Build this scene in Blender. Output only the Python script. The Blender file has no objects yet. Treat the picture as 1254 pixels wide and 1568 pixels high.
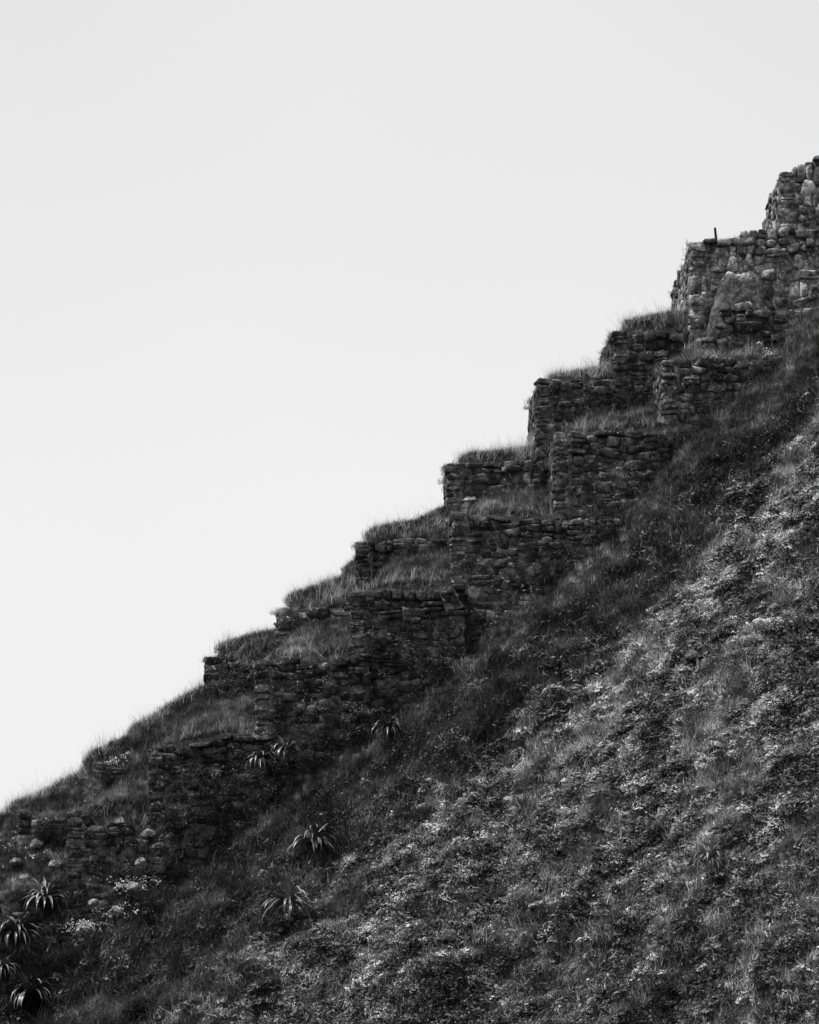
import bpy, bmesh, math, random
import numpy as np
from mathutils import Vector
rng=np.random.default_rng(7); random.seed(7)
S=0.015; D=60.0; H=1650.0
def WX(px,y): return (px-627)*S*(D+y)/D
def WZ(py,y): return (H-py)*S*(D+y)/D
def PX(x,y): return x*D/(D+y)/S+627
def PY(z,y): return H-z*D/(D+y)/S

# ---------------- noise ----------------
def _h(xi,yi,seed):
    n=(xi*374761393+yi*668265263+seed*974634777)&0xffffffff
    n=((n^(n>>13))*1274126177)&0xffffffff
    return ((n^(n>>16))&0xffffff)/float(0xffffff)
def vn(x,y,seed=0):
    x=np.asarray(x,float);y=np.asarray(y,float)
    xi=np.floor(x).astype(np.int64);yi=np.floor(y).astype(np.int64)
    fx=x-xi;fy=y-yi;fx=fx*fx*(3-2*fx);fy=fy*fy*(3-2*fy)
    a=_h(xi,yi,seed);b=_h(xi+1,yi,seed);c=_h(xi,yi+1,seed);d=_h(xi+1,yi+1,seed)
    return (a*(1-fx)+b*fx)*(1-fy)+(c*(1-fx)+d*fx)*fy
def fbm(x,y,seed=0,o=4):
    r=0;a=.5
    for i in range(o):
        r=r+a*vn(x*2**i,y*2**i,seed+i*17);a*=.5
    return r*2/ (2-2**(1-o))-0.5

# ---------------- terrace lines, read off in image pixels ----------------
FR=[
 (1013,0.75,[(1013,553),(1210,545),(1300,545)],[(1013,553),(1210,545)],1.3),
 (848,0.5,[(848,666),(1015,656)],[(848,662),(1015,650)],1.05),
 (690,0.25,[(690,787),(855,795),(1000,795)],[(690,784),(850,784)],1.0),
 (538,0.0,[(538,908),(600,900),(660,908),(705,896)],[(538,903),(690,885)],0.65),
 (391,-0.15,[(391,1016),(450,1003),(500,1014),(560,1003)],[(391,1013),(540,994)],0.6),
 (228,-0.3,[(228,1148),(265,1136),(310,1142),(350,1122),(410,1128)],[(228,1143),(392,1112)],0.55),
 (103,-0.45,[(103,1243),(135,1240),(150,1262),(190,1258),(215,1280),(250,1290)],[(103,1240),(230,1236)],0.8),
 (-40,-0.6,[(-40,1388),(20,1392),(60,1410),(103,1425),(125,1430)],[(-40,1385),(103,1355)],0.65),
 (-190,-0.75,[(-190,1500),(-40,1490)],[(-190,1495),(-40,1480)],0.7),
]
BK=[
 (1195,4.8,[(1195,268),(1254,240),(1420,215)],[(1195,272),(1420,220)],3.0),
 (1057,3.1,[(1057,373),(1100,367),(1150,352),(1195,349),(1420,343)],[(1057,376),(1195,353),(1420,347)],2.7),
 (940,3.0,[(940,510),(985,503),(1060,512)],[(940,497),(960,487),(1055,468)],0.8),
 (822,2.9,[(822,592),(842,578),(940,584)],[(822,590),(842,572),(940,556)],1.05),
 (684,2.8,[(684,709),(830,708)],[(684,706),(720,693),(820,682)],1.2),
 (545,2.7,[(545,829),(690,826)],[(545,824),(580,806),(640,795),(685,770)],0.85),
 (423,2.6,[(423,933),(545,927)],[(423,928),(450,906),(525,880),(530,862),(545,850)],1.15),
 (313,2.5,[(315,1010),(425,1012)],[(313,1008),(330,990),(370,973),(425,960)],0.8),
]
def lin(px,pts):
    return np.interp(px,[p[0] for p in pts],[p[1] for p in pts])
BASE=[(-3000,2600),(-600,1950),(-200,1650),(0,1515),(100,1455),(220,1375),(400,1240),(540,1145),(690,1040),(760,980),(850,905),(950,822),(1010,742),(1100,652),(1200,578),(1254,525),(1500,330),(1900,90),(2600,-150),(5000,-300),(9000,500),(14000,2600)]
BSL=[(-3000,2600),(-600,1690),(-200,1410),(0,1256),(30,1230),(50,1222),(128,1184),(137,1158),(160,1148),(200,1124),(205,1110),(250,1086),(310,1052),(330,1060),(425,1120),(545,1000),(685,890),(835,765),(985,640),(1060,580),(1254,520),(2000,150)]
def T(x,y,detail=True):
    x=np.asarray(x,float);y=np.asarray(y,float)
    u=x/S+627
    z=S*(H-lin(u,BASE))
    d=np.maximum(-y,0)
    drop=1.2*np.minimum(d,1.6)+0.78*np.maximum(d-1.6,0)
    hill=z-drop+0.42*np.clip(y,0,6)
    if detail:
        w=np.clip((-y-0.2)/2.5,0,1)
        near=np.exp(-((x/60)**2)-((y+5)/60)**2)
        n1=fbm(x*0.16+3,y*0.2,5,3)*2.2
        n2=fbm(x*0.6+y*.25,y*1.0,11,3)*1.25
        n3=np.abs(fbm(x*1.3+y*.5,y*2.0,23,3))*-1.3+.2
        hill=hill+(n1*w+(n2+n3)*(0.25+0.75*w))*near
    ub=PX(x,np.maximum(y,-40))
    zb=S*(H-lin(ub,BSL))*(D+2.6)/D
    r=np.interp(ub,[0,110,300,430],[0.85,1.3,1.6,4.0])
    bs=zb-r*np.maximum(2.6-y,0)-2.0*np.maximum(-y-.5,0)
    if detail: bs=bs+fbm(x*0.9,y*0.9,31,3)*0.3
    out=np.maximum(hill,bs)
    tn=(fbm(x*1.3,y*1.3,41,3)*0.25) if detail else 0
    for (l,yk,st,so,t) in FR:
        xk=WX(l,yk)
        up=x/(D+yk)*D/S+627
        e=np.clip((x-xk-.2)/.9,0,1);e=e*e*(3-2*e)
        top=(H-lin(up,so))*S*(D+yk)/D+(0.12+0.34*e)*np.clip(y-yk-0.3,0,2.4)+tn*np.clip((y-yk)*1.0,0.15,1)
        cap=(H-lin(up,st))*S*(D+yk)/D+.04+1.3*np.maximum(y-yk-.25,0)
        top=np.minimum(top,cap)
        ok=(x>xk+.25)&(y>yk+.25)
        if l!=690: ok&=(x<WX(so[-1][0],yk)+.3)|(y>yk+.55)
        out=np.where(ok,np.maximum(out,top),out)
    for (l,yk,st,so,t) in BK:
        xk=WX(l,yk)
        up=x/(D+yk)*D/S+627
        top=(H-lin(up,so))*S*(D+yk)/D+0.06*np.clip(y-yk,0,5)+tn*0.35
        cap=(H-lin(up,st))*S*(D+yk)/D+.04+1.5*np.maximum(y-yk-.25,0)
        top=np.minimum(top,cap)
        out=np.where((x>xk+.25)&(y>yk+.25),np.maximum(out,top),out)
    out=out-0.75*np.maximum(y-7.5,0)
    fl=-1.7+(fbm(x*.05,y*.05,71,3)*0.5 if detail else 0)
    k=0.6
    hh=np.clip(0.5+0.5*(out-fl)/k,0,1)
    return fl*(1-hh)+out*hh+k*hh*(1-hh)

# ---------------- materials ----------------
def newmat(name):
    m=bpy.data.materials.new(name);m.use_nodes=True
    nt=m.node_tree;nt.nodes.clear()
    o=nt.nodes.new('ShaderNodeOutputMaterial')
    return m,nt,o
def N(nt,t,**k):
    n=nt.nodes.new(t)
    for a,b in k.items(): setattr(n,a,b)
    return n
def noise(nt,vec,scale,detail=4,rough=.6):
    n=N(nt,'ShaderNodeTexNoise');n.inputs['Scale'].default_value=scale
    n.inputs['Detail'].default_value=detail;n.inputs['Roughness'].default_value=rough
    nt.links.new(vec,n.inputs['Vector']);return n.outputs['Fac']
def ramp(nt,fac,pts):
    r=N(nt,'ShaderNodeValToRGB');e=r.color_ramp.elements
    while len(e)<len(pts): e.new(.5)
    for i,(p,c) in enumerate(pts):
        e[i].position=p;e[i].color=(c,c,c,1)
    nt.links.new(fac,r.inputs[0]);return r.outputs[0]
def mul(nt,a,b,op='MULTIPLY'):
    m=N(nt,'ShaderNodeMath',operation=op)
    for i,v in enumerate((a,b)):
        if isinstance(v,(int,float)): m.inputs[i].default_value=v
        else: nt.links.new(v,m.inputs[i])
    return m.outputs[0]

def stone_mat():
    m,nt,o=newmat('weathered_stone')
    g=N(nt,'ShaderNodeNewGeometry').outputs['Position']
    at=N(nt,'ShaderNodeAttribute',attribute_name='tone').outputs['Fac']
    a=ramp(nt,noise(nt,g,4,5,.75),[(.36,.016),(.5,.06),(.66,.22)])
    c=mul(nt,a,at)
    sp=ramp(nt,noise(nt,g,13,3,.7),[(.6,0),(.7,.5)])
    big=ramp(nt,noise(nt,g,1.1,2,.6),[(.42,.15),(.62,1)])
    c=mul(nt,c,mul(nt,sp,big),'ADD')
    c=mul(nt,c,.7,'MINIMUM')
    p=N(nt,'ShaderNodeBsdfPrincipled');p.inputs['Roughness'].default_value=.85
    p.inputs['Specular IOR Level'].default_value=.25
    nt.links.new(c,p.inputs['Base Color'])
    b=N(nt,'ShaderNodeBump');b.inputs['Strength'].default_value=1;b.inputs['Distance'].default_value=.06
    nt.links.new(noise(nt,g,11,4,.7),b.inputs['Height']);nt.links.new(b.outputs[0],p.inputs['Normal'])
    nt.links.new(p.outputs[0],o.inputs[0]);return m
def soil_mat():
    m,nt,o=newmat('turf_soil')
    g=N(nt,'ShaderNodeNewGeometry').outputs['Position']
    c=ramp(nt,noise(nt,g,6,6,.75),[(.3,.012),(.55,.04),(.8,.12)])
    p=N(nt,'ShaderNodeBsdfPrincipled');p.inputs['Roughness'].default_value=.95
    p.inputs['Specular IOR Level'].default_value=.1
    nt.links.new(c,p.inputs['Base Color'])
    nt.links.new(p.outputs[0],o.inputs[0]);return m
def leaf_mat(name,lo,hi,spec=.4,rough=.5,trans=.25,pat=((.40,.16),(.5,.40),(.62,1.0))):
    m,nt,o=newmat(name)
    g=N(nt,'ShaderNodeNewGeometry').outputs['Position']
    r=N(nt,'ShaderNodeObjectInfo').outputs['Random']
    c=ramp(nt,r,[(0,lo),(.7,(lo+hi)*.4),(1,hi)])
    w=ramp(nt,noise(nt,g,1.1,3,.7),pat)
    c=mul(nt,mul(nt,c,w),1.7)
    c=mul(nt,c,.85,'MINIMUM')
    p=N(nt,'ShaderNodeBsdfPrincipled');p.inputs['Roughness'].default_value=rough
    p.inputs['Specular IOR Level'].default_value=spec
    nt.links.new(c,p.inputs['Base Color'])
    if trans<=0:
        nt.links.new(p.outputs[0],o.inputs[0]);return m
    t=N(nt,'ShaderNodeBsdfTranslucent');nt.links.new(c,t.inputs[0])
    x=N(nt,'ShaderNodeMixShader');x.inputs[0].default_value=trans
    nt.links.new(p.outputs[0],x.inputs[1]);nt.links.new(t.outputs[0],x.inputs[2])
    nt.links.new(x.outputs[0],o.inputs[0]);return m
M_ST=stone_mat();M_SO=soil_mat()
M_L=leaf_mat('groundcover_leaf',.14,.74)
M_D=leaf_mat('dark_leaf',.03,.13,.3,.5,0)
M_G=leaf_mat('grass_blade',.16,.6,.3,.55,.35)
M_E=leaf_mat('backlit_grass_blade',.45,.8,.3,.55,.5,((.3,.6),(.5,.75),(.7,.95)))  # backlight on the edge grass is put into this pale blade colour
M_DG=leaf_mat('dark_grass_blade',.045,.17,.25,.6,.3)
M_P=leaf_mat('spiky_leaf',.10,.34,.6,.35,0)
M_W=leaf_mat('pale_flower',.7,.9,.3,.6,.3,((.3,.7),(.5,.8),(.6,.9)))

def mesh_obj(name,V,F,mat,tone=None,smooth=False,link=True):
    me=bpy.data.meshes.new(name)
    V=np.asarray(V,dtype=np.float32)
    if isinstance(F,np.ndarray):
        k=F.shape[1];me.vertices.add(len(V));me.vertices.foreach_set('co',V.ravel())
        me.loops.add(F.size);me.loops.foreach_set('vertex_index',F.ravel().astype(np.int32))
        me.polygons.add(len(F));me.polygons.foreach_set('loop_start',np.arange(0,F.size,k,dtype=np.int32))
        me.polygons.foreach_set('loop_total',np.full(len(F),k,dtype=np.int32))
        me.update(calc_edges=True);me.validate()
    else:
        me.from_pydata(V.tolist(),[],F)
    if tone is not None:
        a=me.attributes.new('tone','FLOAT','POINT');a.data.foreach_set('value',np.asarray(tone,dtype=np.float32))
    me.materials.append(mat)
    if smooth: me.polygons.foreach_set('use_smooth',np.ones(len(me.polygons),dtype=bool))
    ob=bpy.data.objects.new(name,me)
    if link: bpy.context.scene.collection.objects.link(ob)
    return ob

# ---------------- terrain sheet ----------------
def axis(a,b,st,far):
    core=np.arange(a,b+1e-6,st);out=[];d=st;v=b
    while v<far: d*=1.22;v+=d;out.append(v)
    lo=[];d=st;v=a
    while v>-far: d*=1.22;v-=d;lo.append(v)
    return np.array(lo[::-1]+list(core)+out)
xs=axis(-14,14.5,.1,1800);ys=axis(-21,9,.1,1800)
X,Y=np.meshgrid(xs,ys)
Z=T(X,Y)
V=np.stack([X.ravel(),Y.ravel(),Z.ravel()],1)
nx,ny=len(xs),len(ys)
i=np.arange(nx*ny).reshape(ny,nx)
F=np.stack([i[:-1,:-1].ravel(),i[:-1,1:].ravel(),i[1:,1:].ravel(),i[1:,:-1].ravel()],1)
mesh_obj('hillside_ground',V,F,M_SO,smooth=True)

# ---------------- stones ----------------
def cube_t(cuts):
    bm=bmesh.new();bmesh.ops.create_cube(bm,size=2)
    bmesh.ops.subdivide_edges(bm,edges=bm.edges[:],cuts=cuts,use_grid_fill=True)
    v=np.array([v.co[:] for v in bm.verts]);f=np.array([[q.index for q in g.verts] for g in bm.faces]);bm.free()
    return v,f
SV,SF=cube_t(3)
nrm=(np.abs(SV)**12).sum(1)**(1/12.)
SB=SV/nrm[:,None]
TPL=[]
for _ in range(28):
    p=SB.copy()
    for c in range(4):
        a=rng.uniform(0,6.283);n=np.array([math.cos(a),0,math.sin(a)]);dd=rng.uniform(.92,1.2)
        q=p@n;m=q>dd;p[m]-=np.outer(q[m]-dd,n)
    TPL.append(p+rng.normal(0,.035,SB.shape))
class Stones:
    def __init__(s): s.V=[];s.F=[];s.t=[];s.n=0
    def add(s,c,h,ax,tone,rot=.07):
        p=TPL[rng.integers(len(TPL))].copy()
        if rng.random()<.5: p[:,0]*=-1;fl=True
        else: fl=False
        p[:,0]*=1+rng.normal(0,.16)*p[:,2];p[:,2]*=1+rng.normal(0,.2)*p[:,0]
        p[:,1]+=rng.normal(0,.07)*p[:,0]+rng.normal(0,.07)*p[:,2]
        a=rng.normal(0,rot);q=p*h
        x=q[:,0]*math.cos(a)-q[:,2]*math.sin(a);z=q[:,0]*math.sin(a)+q[:,2]*math.cos(a)
        q[:,0]=x;q[:,2]=z
        s.V.append(q@ax+c);s.F.append((SF[:,::-1] if fl else SF)+s.n);s.n+=len(q);s.t.append(np.full(len(q),tone))
    def raw(s,V,F,tone):
        s.V.append(np.array(V));s.F.append(np.array(F)+s.n);s.n+=len(V);s.t.append(np.full(len(V),1.)*tone)
    def obj(s,name):
        return mesh_obj(name,np.concatenate(s.V),np.concatenate(s.F),M_ST,np.concatenate(s.t))
WALLTOPS=[];WALLFACES=[];CURROW=[0]
def face(st,p0,dr,nr,L,topf,botf,tone,ch=(.13,.33),cw=(.16,.55),quoin=False):
    p0=np.array(p0,float);dr=np.array(dr,float);nr=np.array(nr,float)
    ss=np.linspace(0,L,max(3,int(L/.2)))
    tops=np.array([topf(s) for s in ss]);bots=np.array([botf(s) for s in ss]);bots=np.minimum(bots,tops-.05)
    Vc=[];Fc=[]
    for s,t,b in zip(ss,tops,bots):
        for off in (-.05,-.42):
            P=p0+dr*s+nr*off
            Vc.append((P[0],P[1],t-.05));Vc.append((P[0],P[1],b))
    for k in range(len(ss)-1):
        a=4*k;b=a+4
        Fc+= [(a,b,b+1,a+1),(a,a+2,b+2,b),(a+2,a+3,b+3,b+2)]
    Fc+=[(0,1,3,2),(4*len(ss)-4,4*len(ss)-3,4*len(ss)-1,4*len(ss)-2)]
    st.raw(Vc,Fc,.38*min(tone,2))
    z=bots.min();zmax=tops.max()
    ax=np.array([dr,-nr,[0,0,1]])
    ph=rng.uniform(0,6)
    while z<zmax+.1:
        h=rng.uniform(*ch)
        s=-.02
        while s<L:
            w=rng.uniform(*cw)*rng.choice([.7,1,1,1.4])
            if s<.01: w=max(w,.3)
            w=min(w,L-s+.05)
            if w<.08: break
            sc=np.clip(s+w/2,0,L)
            t=np.interp(sc,ss,tops);b=np.interp(sc,ss,bots)
            k0=min(1,sc/1.0)
            zz=z+h/2+k0*(.12*math.sin(sc*1.5+z*.9+ph)+.06*math.sin(sc*4.1+z*2.6))+rng.normal(0,.025)
            hh=h*rng.uniform(.86,1.15)
            if zz-h/2>b-.35 and zz-h*.2<t:
                if zz+h/2>t+.03: hh=max(.07,t+.03-(zz-h/2));zz=zz-h/2+hh/2
                dep=.17
                c=p0+dr*sc+nr*(-dep+rng.normal(0,.016));c[2]=zz
                tt=tone*rng.choice([.4,.7,.9,1,1.25,1.8,2.8],p=[.14,.18,.2,.2,.14,.1,.04])
                if rng.random()<.35 and hh>.19:
                    f=rng.uniform(.35,.65)
                    for lo,fr in ((0,f),(f,1-f)):
                        c2=c.copy();c2[2]=zz-hh/2+hh*(lo+fr/2)
                        st.add(c2,np.array([w/2-.006,dep,hh*fr/2-.004]),ax,tt*rng.uniform(.7,1.3))
                elif rng.random()<.25 and w>.34:
                    f=rng.uniform(.4,.6)
                    for lo,fr in ((0,f),(f,1-f)):
                        c2=c+dr*(-w/2+w*(lo+fr/2))
                        st.add(c2,np.array([w*fr/2-.006,dep,hh/2-.004]),ax,tt*rng.uniform(.7,1.3))
                else: st.add(c,np.array([w/2-.006,dep,hh/2-.004]),ax,tt)
            s+=w
        z+=h
    for s,t,b in zip(ss,tops,bots):
        WALLTOPS.append((*(p0+dr*s-nr*.12)[:2],t))
        WALLFACES.append((*(p0+dr*s)[:2],b+.3,t,nr[0],nr[1],CURROW[0],s))
def Tz(x,y): return float(T(np.array([x]),np.array([y]))[0])

for row,(TB,dep) in enumerate(((FR,3.2),(BK,4.5))):
    CURROW[0]=row
    for j,(l,yk,stl,so,tone) in enumerate(TB):
        st=Stones();xk=WX(l,yk)
        px_end=stl[-1][0];L=WX(px_end,yk)-xk
        topf=lambda s,stl=stl,yk=yk,xk=xk: WZ(lin(PX(xk+s,yk),stl),yk)+0.03*math.sin(s*2.1+j)
        botf=lambda s: Tz(xk+s,yk-.35)-.4
        if row==0:
            s=0
            while s<L and not (s>1 and botf(s)+.5>topf(s)): s+=.2
            L=s
        big=dict(ch=(.16,.42),cw=(.14,.42)) if (row==1 and j<2) else {}
        face(st,(xk,yk,0),(1,0,0),(0,-1,0),L,topf,botf,tone,**big)
        tf=lambda s: min(Tz(xk+.4,max(yk+s,yk+.35))+.0, topf(0)+.15*s)
        bf=lambda s: Tz(xk-.3,yk+s)-.3
        face(st,(xk,yk,0),(0,1,0),(-1,0,0),dep,tf,bf,tone*(1.1 if l in (690,848,1013) else .9),**big)
        st.obj('stone_terrace_wall')
BV,BF=cube_t(22)
def rock(name,c,h,tone,seed,toptone=None,flat=6,amp=.1,ncut=14,tp=.28):
    n=(np.abs(BV)**flat).sum(1)**(1./flat);p=BV/n[:,None]
    r0=np.random.default_rng(seed)
    for _ in range(ncut):
        nn=r0.normal(0,1,3);nn/=np.linalg.norm(nn);dd=r0.uniform(.78,1.05)
        q=p@nn;m=q>dd;p[m]-=np.outer((q[m]-dd)*.85,nn)
    taper=1-tp*np.clip(p[:,2],-1,1)
    p[:,0]*=taper;p[:,1]*=taper
    r=1+amp*2*fbm(p[:,0]*1.6+p[:,2]*1.1+seed,p[:,1]*1.6-p[:,2]*.9,seed,4)+amp*.8*fbm(p[:,0]*6+p[:,2]*4,p[:,1]*5-p[:,2]*5,seed+3,3)
    p=p*r[:,None]*np.array(h)+np.array(c)
    q=(p[:,2]-c[2])/h[2]
    tt=tone+(toptone-tone)*np.clip((q-.8)/.15,0,1) if toptone else np.full(len(p),tone)
    return mesh_obj(name,p,BF,M_ST,tt,smooth=False)
yb=2.2
zt=WZ(417,yb);zbm=WZ(560,yb)
st=Stones()
prof=[(1076,545),(1088,505),(1097,482),(1112,462),(1126,455),(1155,457),(1168,470),(1182,500),(1196,530)]
xb=WX(1076,yb-.3);Lb=WX(1196,yb-.3)-xb
pf=lambda s:float(WZ(lin(PX(xb+s,yb-.3),prof),yb-.3))
face(st,(xb,yb-.3,0),(1,0,0),(0,-1,0),Lb,lambda s:pf(s)-.05,lambda s:Tz(xb+s,yb-.6)-.3,1.1)
st.obj('stone_buttress')
rock('rock_outcrop',(WX(1136,yb),yb+.45,(zt+zbm)/2),(.72,.6,(zt-zbm)/2*1.05),.95,8,3.0,flat=6,amp=.14,ncut=5,tp=.42)
for (l,r,py,y,hh) in ((143,192,1166,1.6,.6),(28,100,1240,1.3,.5)):
    st=Stones();x0=WX(l,y);L=WX(r,y)-x0;zt=WZ(py,y)
    face(st,(x0,y,0),(1,0,0),(0,-1,0),L,lambda s:zt-.25*s+.08*math.sin(s*9),lambda s:zt-1.0,1.1)
    st.obj('ruined_wall_fragment')

def on_ground(px,py,ya=-22,yb=6):
    yy=np.arange(ya,yb,.05)
    x=(px-627)*S*(D+yy)/D;z=(H-py)*S*(D+yy)/D
    g=T(x,yy);k=int(np.argmax(g>z))
    if g[k]-z[k]>.3:
        k=max(k-13,0)
        return float(x[k]),float(yy[k]),float(max(g[k],z[k]-.35))
    return float(x[k]),float(yy[k]),float(g[k])

for k,(px,py,r,t) in enumerate(((1131,534,.17,3.2),(1093,570,.12,3),(780,1235,.14,3),(1178,560,.13,3),(228,1295,.16,2.2),(1060,1012,.15,1.2),(690,1445,.2,1.0),(160,1392,.16,3),(130,1405,.2,3.5),(205,1340,.16,2),(1072,1130,.1,3),(178,1376,.15,3.5),(145,1362,.12,2.5),(60,1300,.16,2.2),(85,1330,.13,2.5),(25,1325,.14,2.2),(215,1300,.12,2.6),(40,1350,.12,2))):
    x,y,z=on_ground(px,py)
    rock('boulder',(x,y-.1,z+r*.5),(r,r*.8,r*.7),t,20+k,flat=4,amp=.25)
bpy.ops.mesh.primitive_cylinder_add(vertices=10,radius=.035,depth=.42,location=(WX(1096,3.3),3.3,WZ(362,3.3)),rotation=(0,math.radians(-6),0))
po=bpy.context.object;po.name='wooden_post'
bmm=bmesh.new();bmm.from_mesh(po.data)
for v in bmm.verts:
    if v.co.z>0: v.co.x*=.8;v.co.y*=.8;v.co.z+=v.co.x*.3
bmm.to_mesh(po.data);bmm.free();po.data.materials.append(M_SO)

# ---------------- vegetation sources ----------------
def blades(n,hmin,hmax,w,spread,bend,seg=3,seed=0,r0=.06):
    r=np.random.default_rng(seed);V=[];F=[]
    for _ in range(n):
        a=r.uniform(0,2*math.pi);h=r.uniform(hmin,hmax);b=r.uniform(.3,1)*bend
        bx,by=r.normal(0,r0,2);d=np.array([math.cos(a),math.sin(a)]);pz=np.array([-d[1],d[0]])
        base=len(V);ww=w*r.uniform(.6,1.3);lean=r.uniform(0,spread)
        for k in range(seg+1):
            t=k/seg;out=lean*t*h+b*h*t*t;z=h*t*(1-.35*b*t)
            wk=ww*(1-t)**.7
            c=np.array([bx,by])+d*out
            if k<seg:
                V.append((c[0]-pz[0]*wk/2,c[1]-pz[1]*wk/2,z));V.append((c[0]+pz[0]*wk/2,c[1]+pz[1]*wk/2,z))
            else: V.append((c[0],c[1],z))
        for k in range(seg-1):
            q=base+2*k;F.append((q,q+1,q+3,q+2))
        q=base+2*(seg-1);F.append((q,q+1,q+2))
    return V,F
def leaves(n,R,hh,ls,seed):
    r=np.random.default_rng(seed);V=[];F=[]
    for _ in range(n):
        a=r.uniform(0,2*math.pi);rr=R*math.sqrt(r.random());z=hh*(1-(rr/R)**2)*r.uniform(.35,1)
        c=np.array([rr*math.cos(a),rr*math.sin(a),z])
        nn=np.array([math.cos(a)*.5,math.sin(a)*.5,.8])+r.normal(0,.45,3);nn/=np.linalg.norm(nn)
        t=np.cross(nn,r.normal(0,1,3));t/=np.linalg.norm(t);b=np.cross(nn,t)
        l=ls*r.uniform(.6,1.3);base=len(V)
        for p in (c-t*l*.6,c+b*l*.28+nn*l*.08,c+t*l*.6,c-b*l*.28+nn*l*.08): V.append(tuple(p))
        F.append((base,base+1,base+2,base+3))
    return V,F
def src(colname,items):
    col=bpy.data.collections.new(colname)
    for k,((V,F),m) in enumerate(items):
        ob=mesh_obj('%s_%02d'%(colname,k),V,F,m,link=False);col.objects.link(ob)
    return col
cover=src('cover_source',[(leaves(60,.17,.12,.05,1),M_L),(leaves(55,.15,.15,.04,2),M_L),(leaves(60,.2,.09,.055,3),M_D),(blades(32,.07,.2,.011,.5,.7,2,4,.08),M_L),(blades(28,.1,.26,.010,.4,.8,2,5,.07),M_G),(blades(32,.1,.26,.011,.4,.8,2,6,.08),M_DG)])
grass=src('grass_source',[(blades(34,.1,.26,.011,.35,.6,2,11,.08),M_G),(blades(32,.08,.22,.012,.4,.7,2,12,.08),M_DG),(blades(14,.2,.42,.008,.25,.5,3,13,.05),M_G),(blades(9,.25,.6,.009,.2,.35,3,14,.06),M_DG)])
edge_g=src('edge_grass_source',[(blades(12,.1,.3,.006,.45,.7,2,15,.09),M_E),(blades(8,.2,.45,.006,.3,.5,3,16,.07),M_E),(blades(4,.35,.65,.006,.25,.4,3,17,.06),M_E)])
dark=src('shrub_source',[(leaves(60,.18,.16,.055,21),M_D),(blades(32,.12,.3,.013,.4,.9,2,22,.09),M_DG),(leaves(50,.14,.18,.05,23),M_D),(blades(24,.15,.4,.012,.5,1.0,3,24,.07),M_DG),(leaves(40,.15,.12,.055,25),M_L)])
flow=src('flower_source',[(leaves(12,.16,.2,.055,31),M_W),(leaves(7,.1,.15,.05,32),M_W)])

def scatter(name,P,rot,scl,idx,col):
    me=bpy.data.meshes.new(name);n=len(P)
    me.vertices.add(n);me.vertices.foreach_set('co',np.asarray(P,dtype=np.float32).ravel())
    a=me.attributes.new('rot','FLOAT_VECTOR','POINT');a.data.foreach_set('vector',np.asarray(rot,dtype=np.float32).ravel())
    a=me.attributes.new('scl','FLOAT','POINT');a.data.foreach_set('value',np.asarray(scl,dtype=np.float32))
    a=me.attributes.new('idx','INT','POINT');a.data.foreach_set('value',np.asarray(idx,dtype=np.int32))
    ob=bpy.data.objects.new(name,me);bpy.context.scene.collection.objects.link(ob)
    ng=bpy.data.node_groups.new(name+'_nodes','GeometryNodeTree')
    ng.interface.new_socket('Geometry',in_out='INPUT',socket_type='NodeSocketGeometry')
    ng.interface.new_socket('Geometry',in_out='OUTPUT',socket_type='NodeSocketGeometry')
    gi=ng.nodes.new('NodeGroupInput');go=ng.nodes.new('NodeGroupOutput')
    ip=ng.nodes.new('GeometryNodeInstanceOnPoints');ci=ng.nodes.new('GeometryNodeCollectionInfo')
    ci.inputs['Collection'].default_value=col;ci.inputs['Separate Children'].default_value=True;ci.inputs['Reset Children'].default_value=True
    def na(nm,t):
        q=ng.nodes.new('GeometryNodeInputNamedAttribute');q.data_type=t;q.inputs['Name'].default_value=nm
        return q.outputs['Attribute']
    ng.links.new(gi.outputs[0],ip.inputs['Points']);ng.links.new(ci.outputs[0],ip.inputs['Instance'])
    ip.inputs['Pick Instance'].default_value=True
    ng.links.new(na('idx','INT'),ip.inputs['Instance Index'])
    ng.links.new(na('rot','FLOAT_VECTOR'),ip.inputs['Rotation'])
    ng.links.new(na('scl','FLOAT'),ip.inputs['Scale'])
    ng.links.new(ip.outputs[0],go.inputs[0])
    md=ob.modifiers.new('scatter','NODES');md.node_group=ng
    return ob
def rrot(n,t): 
    return np.stack([rng.normal(0,t,n),rng.normal(0,t,n),rng.uniform(0,6.283,n)],1)
def sample(n,x0,x1,y0,y1,m=90):
    x=rng.uniform(x0,x1,n);y=rng.uniform(y0,y1,n);z=T(x,y)
    e=.12
    gx=np.abs(T(x+e,y)-T(x-e,y))/(2*e);gy=np.abs(T(x,y+e)-T(x,y-e))/(2*e)
    px=PX(x,y);py=PY(z,y)
    ok=(gx<4.5)&(gy<4.5)&(px>-m)&(px<1254+m)&(py<1568+50)
    return x[ok],y[ok],z[ok]
x,y,z=sample(90000,-12,12,-21,-.6)
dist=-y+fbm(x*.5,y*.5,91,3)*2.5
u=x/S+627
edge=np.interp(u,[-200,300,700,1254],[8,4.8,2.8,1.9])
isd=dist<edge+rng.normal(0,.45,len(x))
P=np.stack([x,y,z-.02],1)
a=~isd
n=a.sum();clump=fbm(x[a]*.8,y[a]*.8,95,3)
idx=np.where(clump>.07,rng.choice([3,4,4,0],n),rng.choice([0,0,1,1,2,3],n))
pd=np.clip((7.0-z[a])/8.0,0,1)*.45+.02+fbm(x[a]*.35,y[a]*.35,97,3)*.45
idx=np.where(rng.random(n)<pd,rng.choice([2,5],n),idx)
scatter('hillside_groundcover',P[a],rrot(n,.3),rng.uniform(.7,1.6,n),idx,cover)
n=isd.sum()
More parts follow.
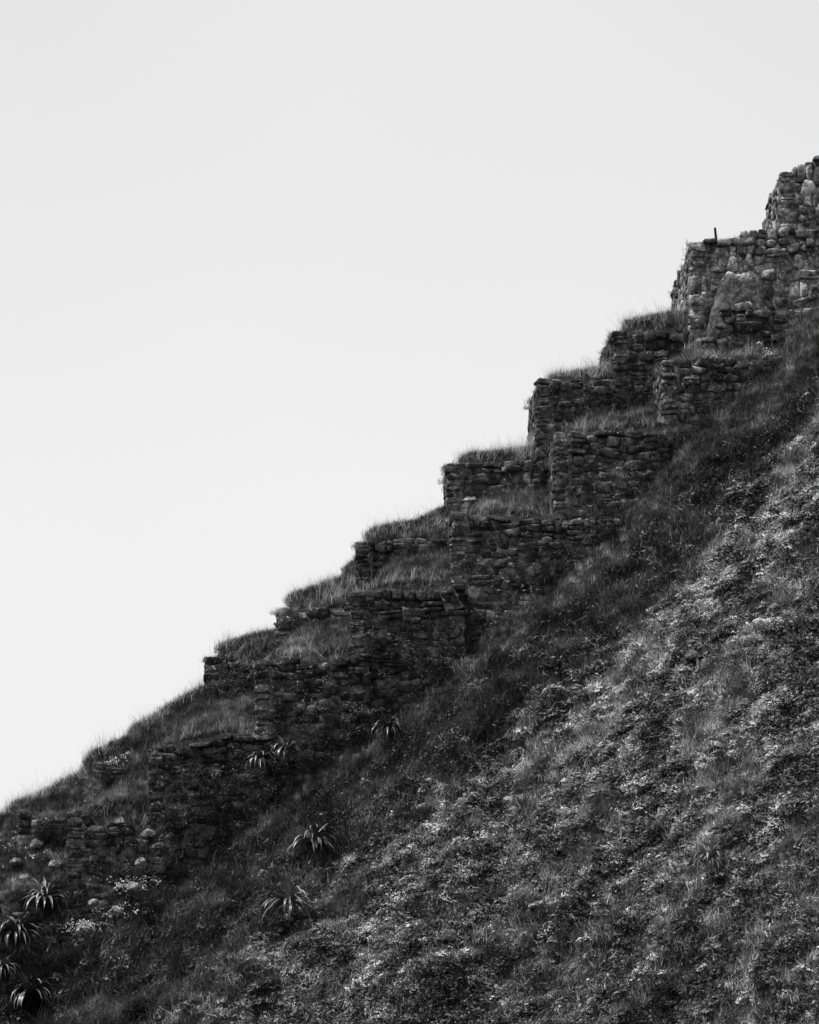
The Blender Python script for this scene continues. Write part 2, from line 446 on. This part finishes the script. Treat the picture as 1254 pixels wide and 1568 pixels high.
scatter('dark_meadow_vegetation',P[isd],rrot(n,.25),rng.uniform(.7,1.5,n),rng.choice([0,1,1,3,2,4],n,p=[.2,.25,.2,.22,.1,.03]),dark)
x,y,z=sample(42000,-12,12,-.6,5.8)
n=len(x)
idx=np.where(rng.random(n)<.72,1,rng.choice([0,0,2],n))
scatter('terrace_grass',np.stack([x,y,z-.02],1),rrot(n,.18),rng.uniform(.45,1.0,n),idx,grass)
ex=[];ey=[]
for (TB,lo,hi2,den) in ((BK[2:],.3,.9,110),(FR[:7],.28,.6,20)):
    for (l,yk,stl,so,t) in TB:
        x0=WX(so[0][0],yk)+.25;x1=WX(so[-1][0],yk);m=int(den*(x1-x0))
        xx=rng.uniform(x0,x1,m);cl=vn(xx*2.2,xx*0,int(l)+500)
        k=rng.random(m)<.4+.8*cl
        ex.append(xx[k]);ey.append(yk+rng.uniform(lo,hi2,k.sum()))
m=420;ex.append(rng.uniform(WX(-60,2.7),WX(315,2.7),m));ey.append(rng.uniform(2.5,3.1,m))
ex=np.concatenate(ex);ey=np.concatenate(ey);n=len(ex)
scatter('terrace_edge_grass',np.stack([ex,ey,T(ex,ey)-.03],1),rrot(n,.28),rng.uniform(.5,1.3,n)*(.7+.7*vn(ex*3,ey,77)),rng.choice([0,1,2],n,p=[.4,.4,.2]),edge_g)
WT=np.array(WALLTOPS);k=rng.integers(0,len(WT),2600)
P=WT[k]+np.stack([rng.normal(0,.08,len(k)),rng.normal(.14,.1,len(k)),rng.uniform(-.08,-.02,len(k))],1)
hi=(P[:,0]>WX(1060,3))&(P[:,2]>WZ(470,3))
P=P[~hi]
scatter('wall_top_grass',P,rrot(len(P),.3),rng.uniform(.3,.8,len(P)),rng.choice([0,1,1,2],len(P)),grass)
WF=np.array(WALLFACES);k=rng.integers(0,len(WF),10500);f=WF[k];t=rng.beta(.75,1.8,len(k))
zz=f[:,2]+(f[:,3]-f[:,2])*t
P=np.stack([f[:,0]+f[:,4]*.0+rng.normal(0,.1,len(k))*(f[:,4]==0),f[:,1]+f[:,5]*.02+rng.normal(0,.1,len(k))*(f[:,5]==0),zz],1)
keep=(fbm(P[:,0]*.9+P[:,1],P[:,2]*.9,55,3)+ np.clip((-.5-P[:,0])*.07,0,.4) - .4*((P[:,0]>6.3)&(P[:,2]>17))>.06)
keep&=(f[:,4]==0)|(rng.random(len(k))<np.where(f[:,6]>0,.0,.3))
keep&=(f[:,7]>.35)|((f[:,6]==0)&(rng.random(len(k))<.35))
P=P[keep];f=f[keep];n=len(P)
rot=np.stack([np.where(f[:,5]<0,.9,0)+rng.normal(0,.3,n),np.where(f[:,4]<0,-.9,0)+rng.normal(0,.3,n),rng.normal(0,.3,n)],1)
scatter('wall_creeper',P,rot,rng.uniform(.4,1.0,n)*np.where(P[:,0]<-1,1.1,.8)*np.where(f[:,4]<0,.6,1),rng.choice([0,1,2,3],n),dark)

# ---------------- spiky rosettes ----------------
def rosette(px,py,size,seed):
    x,y,z=on_ground(px,py);r=np.random.default_rng(seed)
    V=[];F=[];n=72
    for k in range(n):
        a=r.uniform(0,6.283);el=r.uniform(.1,1.45);L=size*r.uniform(.6,1.1);w=.05*r.uniform(.8,1.2)*size/.5
        d=np.array([math.cos(a),math.sin(a)]);pz=np.array([-d[1],d[0],0]);p=np.array([d[0]*.03,d[1]*.03,.08]);base=len(V);seg=7;e=el;dr=r.uniform(.1,.42)
        for q in range(seg+1):
            t=q/seg;wk=w*(1-t**2.2)*(.6+.8*t if t<.3 else 1)
            up=np.array([-math.sin(e)*d[0],-math.sin(e)*d[1],math.cos(e)])
            V.append(tuple(p-pz*wk/2+up*wk*.22));V.append(tuple(p));V.append(tuple(p+pz*wk/2+up*wk*.22))
            p=p+np.array([d[0]*math.cos(e),d[1]*math.cos(e),math.sin(e)])*L/seg;e-=dr*r.uniform(.7,1.3)
        for q in range(seg):
            b=base+3*q;F+=[(b,b+1,b+4,b+3),(b+1,b+2,b+5,b+4)]
    ob=mesh_obj('spiky_rosette_plant',V,F,M_P,smooth=True);ob.location=(x,y-.25,z+.25)
for k,(px,py,s) in enumerate(((445,1415,.95),(480,1318,.85),(594,1140,.6),(440,1150,.55),(400,1165,.6),(72,1400,.85),(28,1460,.85),(50,1545,.75),(1085,1345,.5),(5,1515,.6))):
    rosette(px,py,s,k)
for (px,py,s,n) in ((135,1385,.35,34),(172,1362,.25,20),(195,1318,.35,26),(180,1178,.22,14),(30,1290,.35,14),(60,1320,.4,10),(975,1215,.2,8),(945,1258,.18,8),(1170,550,.3,8)):
    x,y,z=on_ground(px,py)
    P=np.stack([rng.normal(x,s,n),rng.normal(y-.1,s*.3,n),np.zeros(n)],1);P[:,2]=np.clip(T(P[:,0],P[:,1]),z-.4,z+.5)+rng.uniform(.1,.35,n)
    scatter('pale_flowering_shrub',P,rrot(n,.4),rng.uniform(.4,.9,n),rng.integers(0,2,n),flow)

# ---------------- light ----------------
sd=Vector((-0.42,-0.05,0.90)).normalized()
sun=bpy.data.lights.new('sun','SUN');sun.energy=4.5;sun.angle=math.radians(2.0);sun.color=(1,.995,.99)
so=bpy.data.objects.new('sun',sun);bpy.context.scene.collection.objects.link(so)
so.rotation_euler=sd.to_track_quat('Z','Y').to_euler()
w=bpy.data.worlds.new('World');bpy.context.scene.world=w;w.use_nodes=True
nt=w.node_tree;nt.nodes.clear()
o=nt.nodes.new('ShaderNodeOutputWorld')
sky=nt.nodes.new('ShaderNodeTexSky');sky.sky_type='NISHITA';sky.sun_disc=False
sky.sun_elevation=math.asin(sd.z);sky.sun_rotation=math.atan2(sd.x,sd.y);sky.dust_density=4
bw=nt.nodes.new('ShaderNodeRGBToBW');nt.links.new(sky.outputs[0],bw.inputs[0])
b1=nt.nodes.new('ShaderNodeBackground');b1.inputs[1].default_value=.05;nt.links.new(bw.outputs[0],b1.inputs[0])
tc=nt.nodes.new('ShaderNodeTexCoord');sx=nt.nodes.new('ShaderNodeSeparateXYZ');nt.links.new(tc.outputs['Generated'],sx.inputs[0])
r=ramp(nt,mul(nt,mul(nt,sx.outputs[1],.5),.5,'ADD'),[(0,.40),(.5,.42),(.90,.62),(.955,.67),(.99,.74)])
cl=ramp(nt,noise(nt,tc.outputs['Generated'],3.5,3,.5),[(.3,.98),(.7,1.02)])
b2=nt.nodes.new('ShaderNodeBackground');nt.links.new(mul(nt,r,cl),b2.inputs[0])
ad=nt.nodes.new('ShaderNodeAddShader');nt.links.new(b1.outputs[0],ad.inputs[0]);nt.links.new(b2.outputs[0],ad.inputs[1])
nt.links.new(ad.outputs[0],o.inputs[0])

cam=bpy.data.cameras.new('camera');co=bpy.data.objects.new('camera',cam);bpy.context.scene.collection.objects.link(co)
co.location=(0,-D,0);co.rotation_euler=(math.radians(90),0,0)
cam.sensor_fit='HORIZONTAL';cam.sensor_width=24;cam.lens=24*D/(1254*S);cam.shift_y=(H-784)/1254
cam.clip_end=5000
bpy.context.scene.camera=co
vs=bpy.context.scene.view_settings;vs.view_transform='Standard';vs.look='None';vs.exposure=0
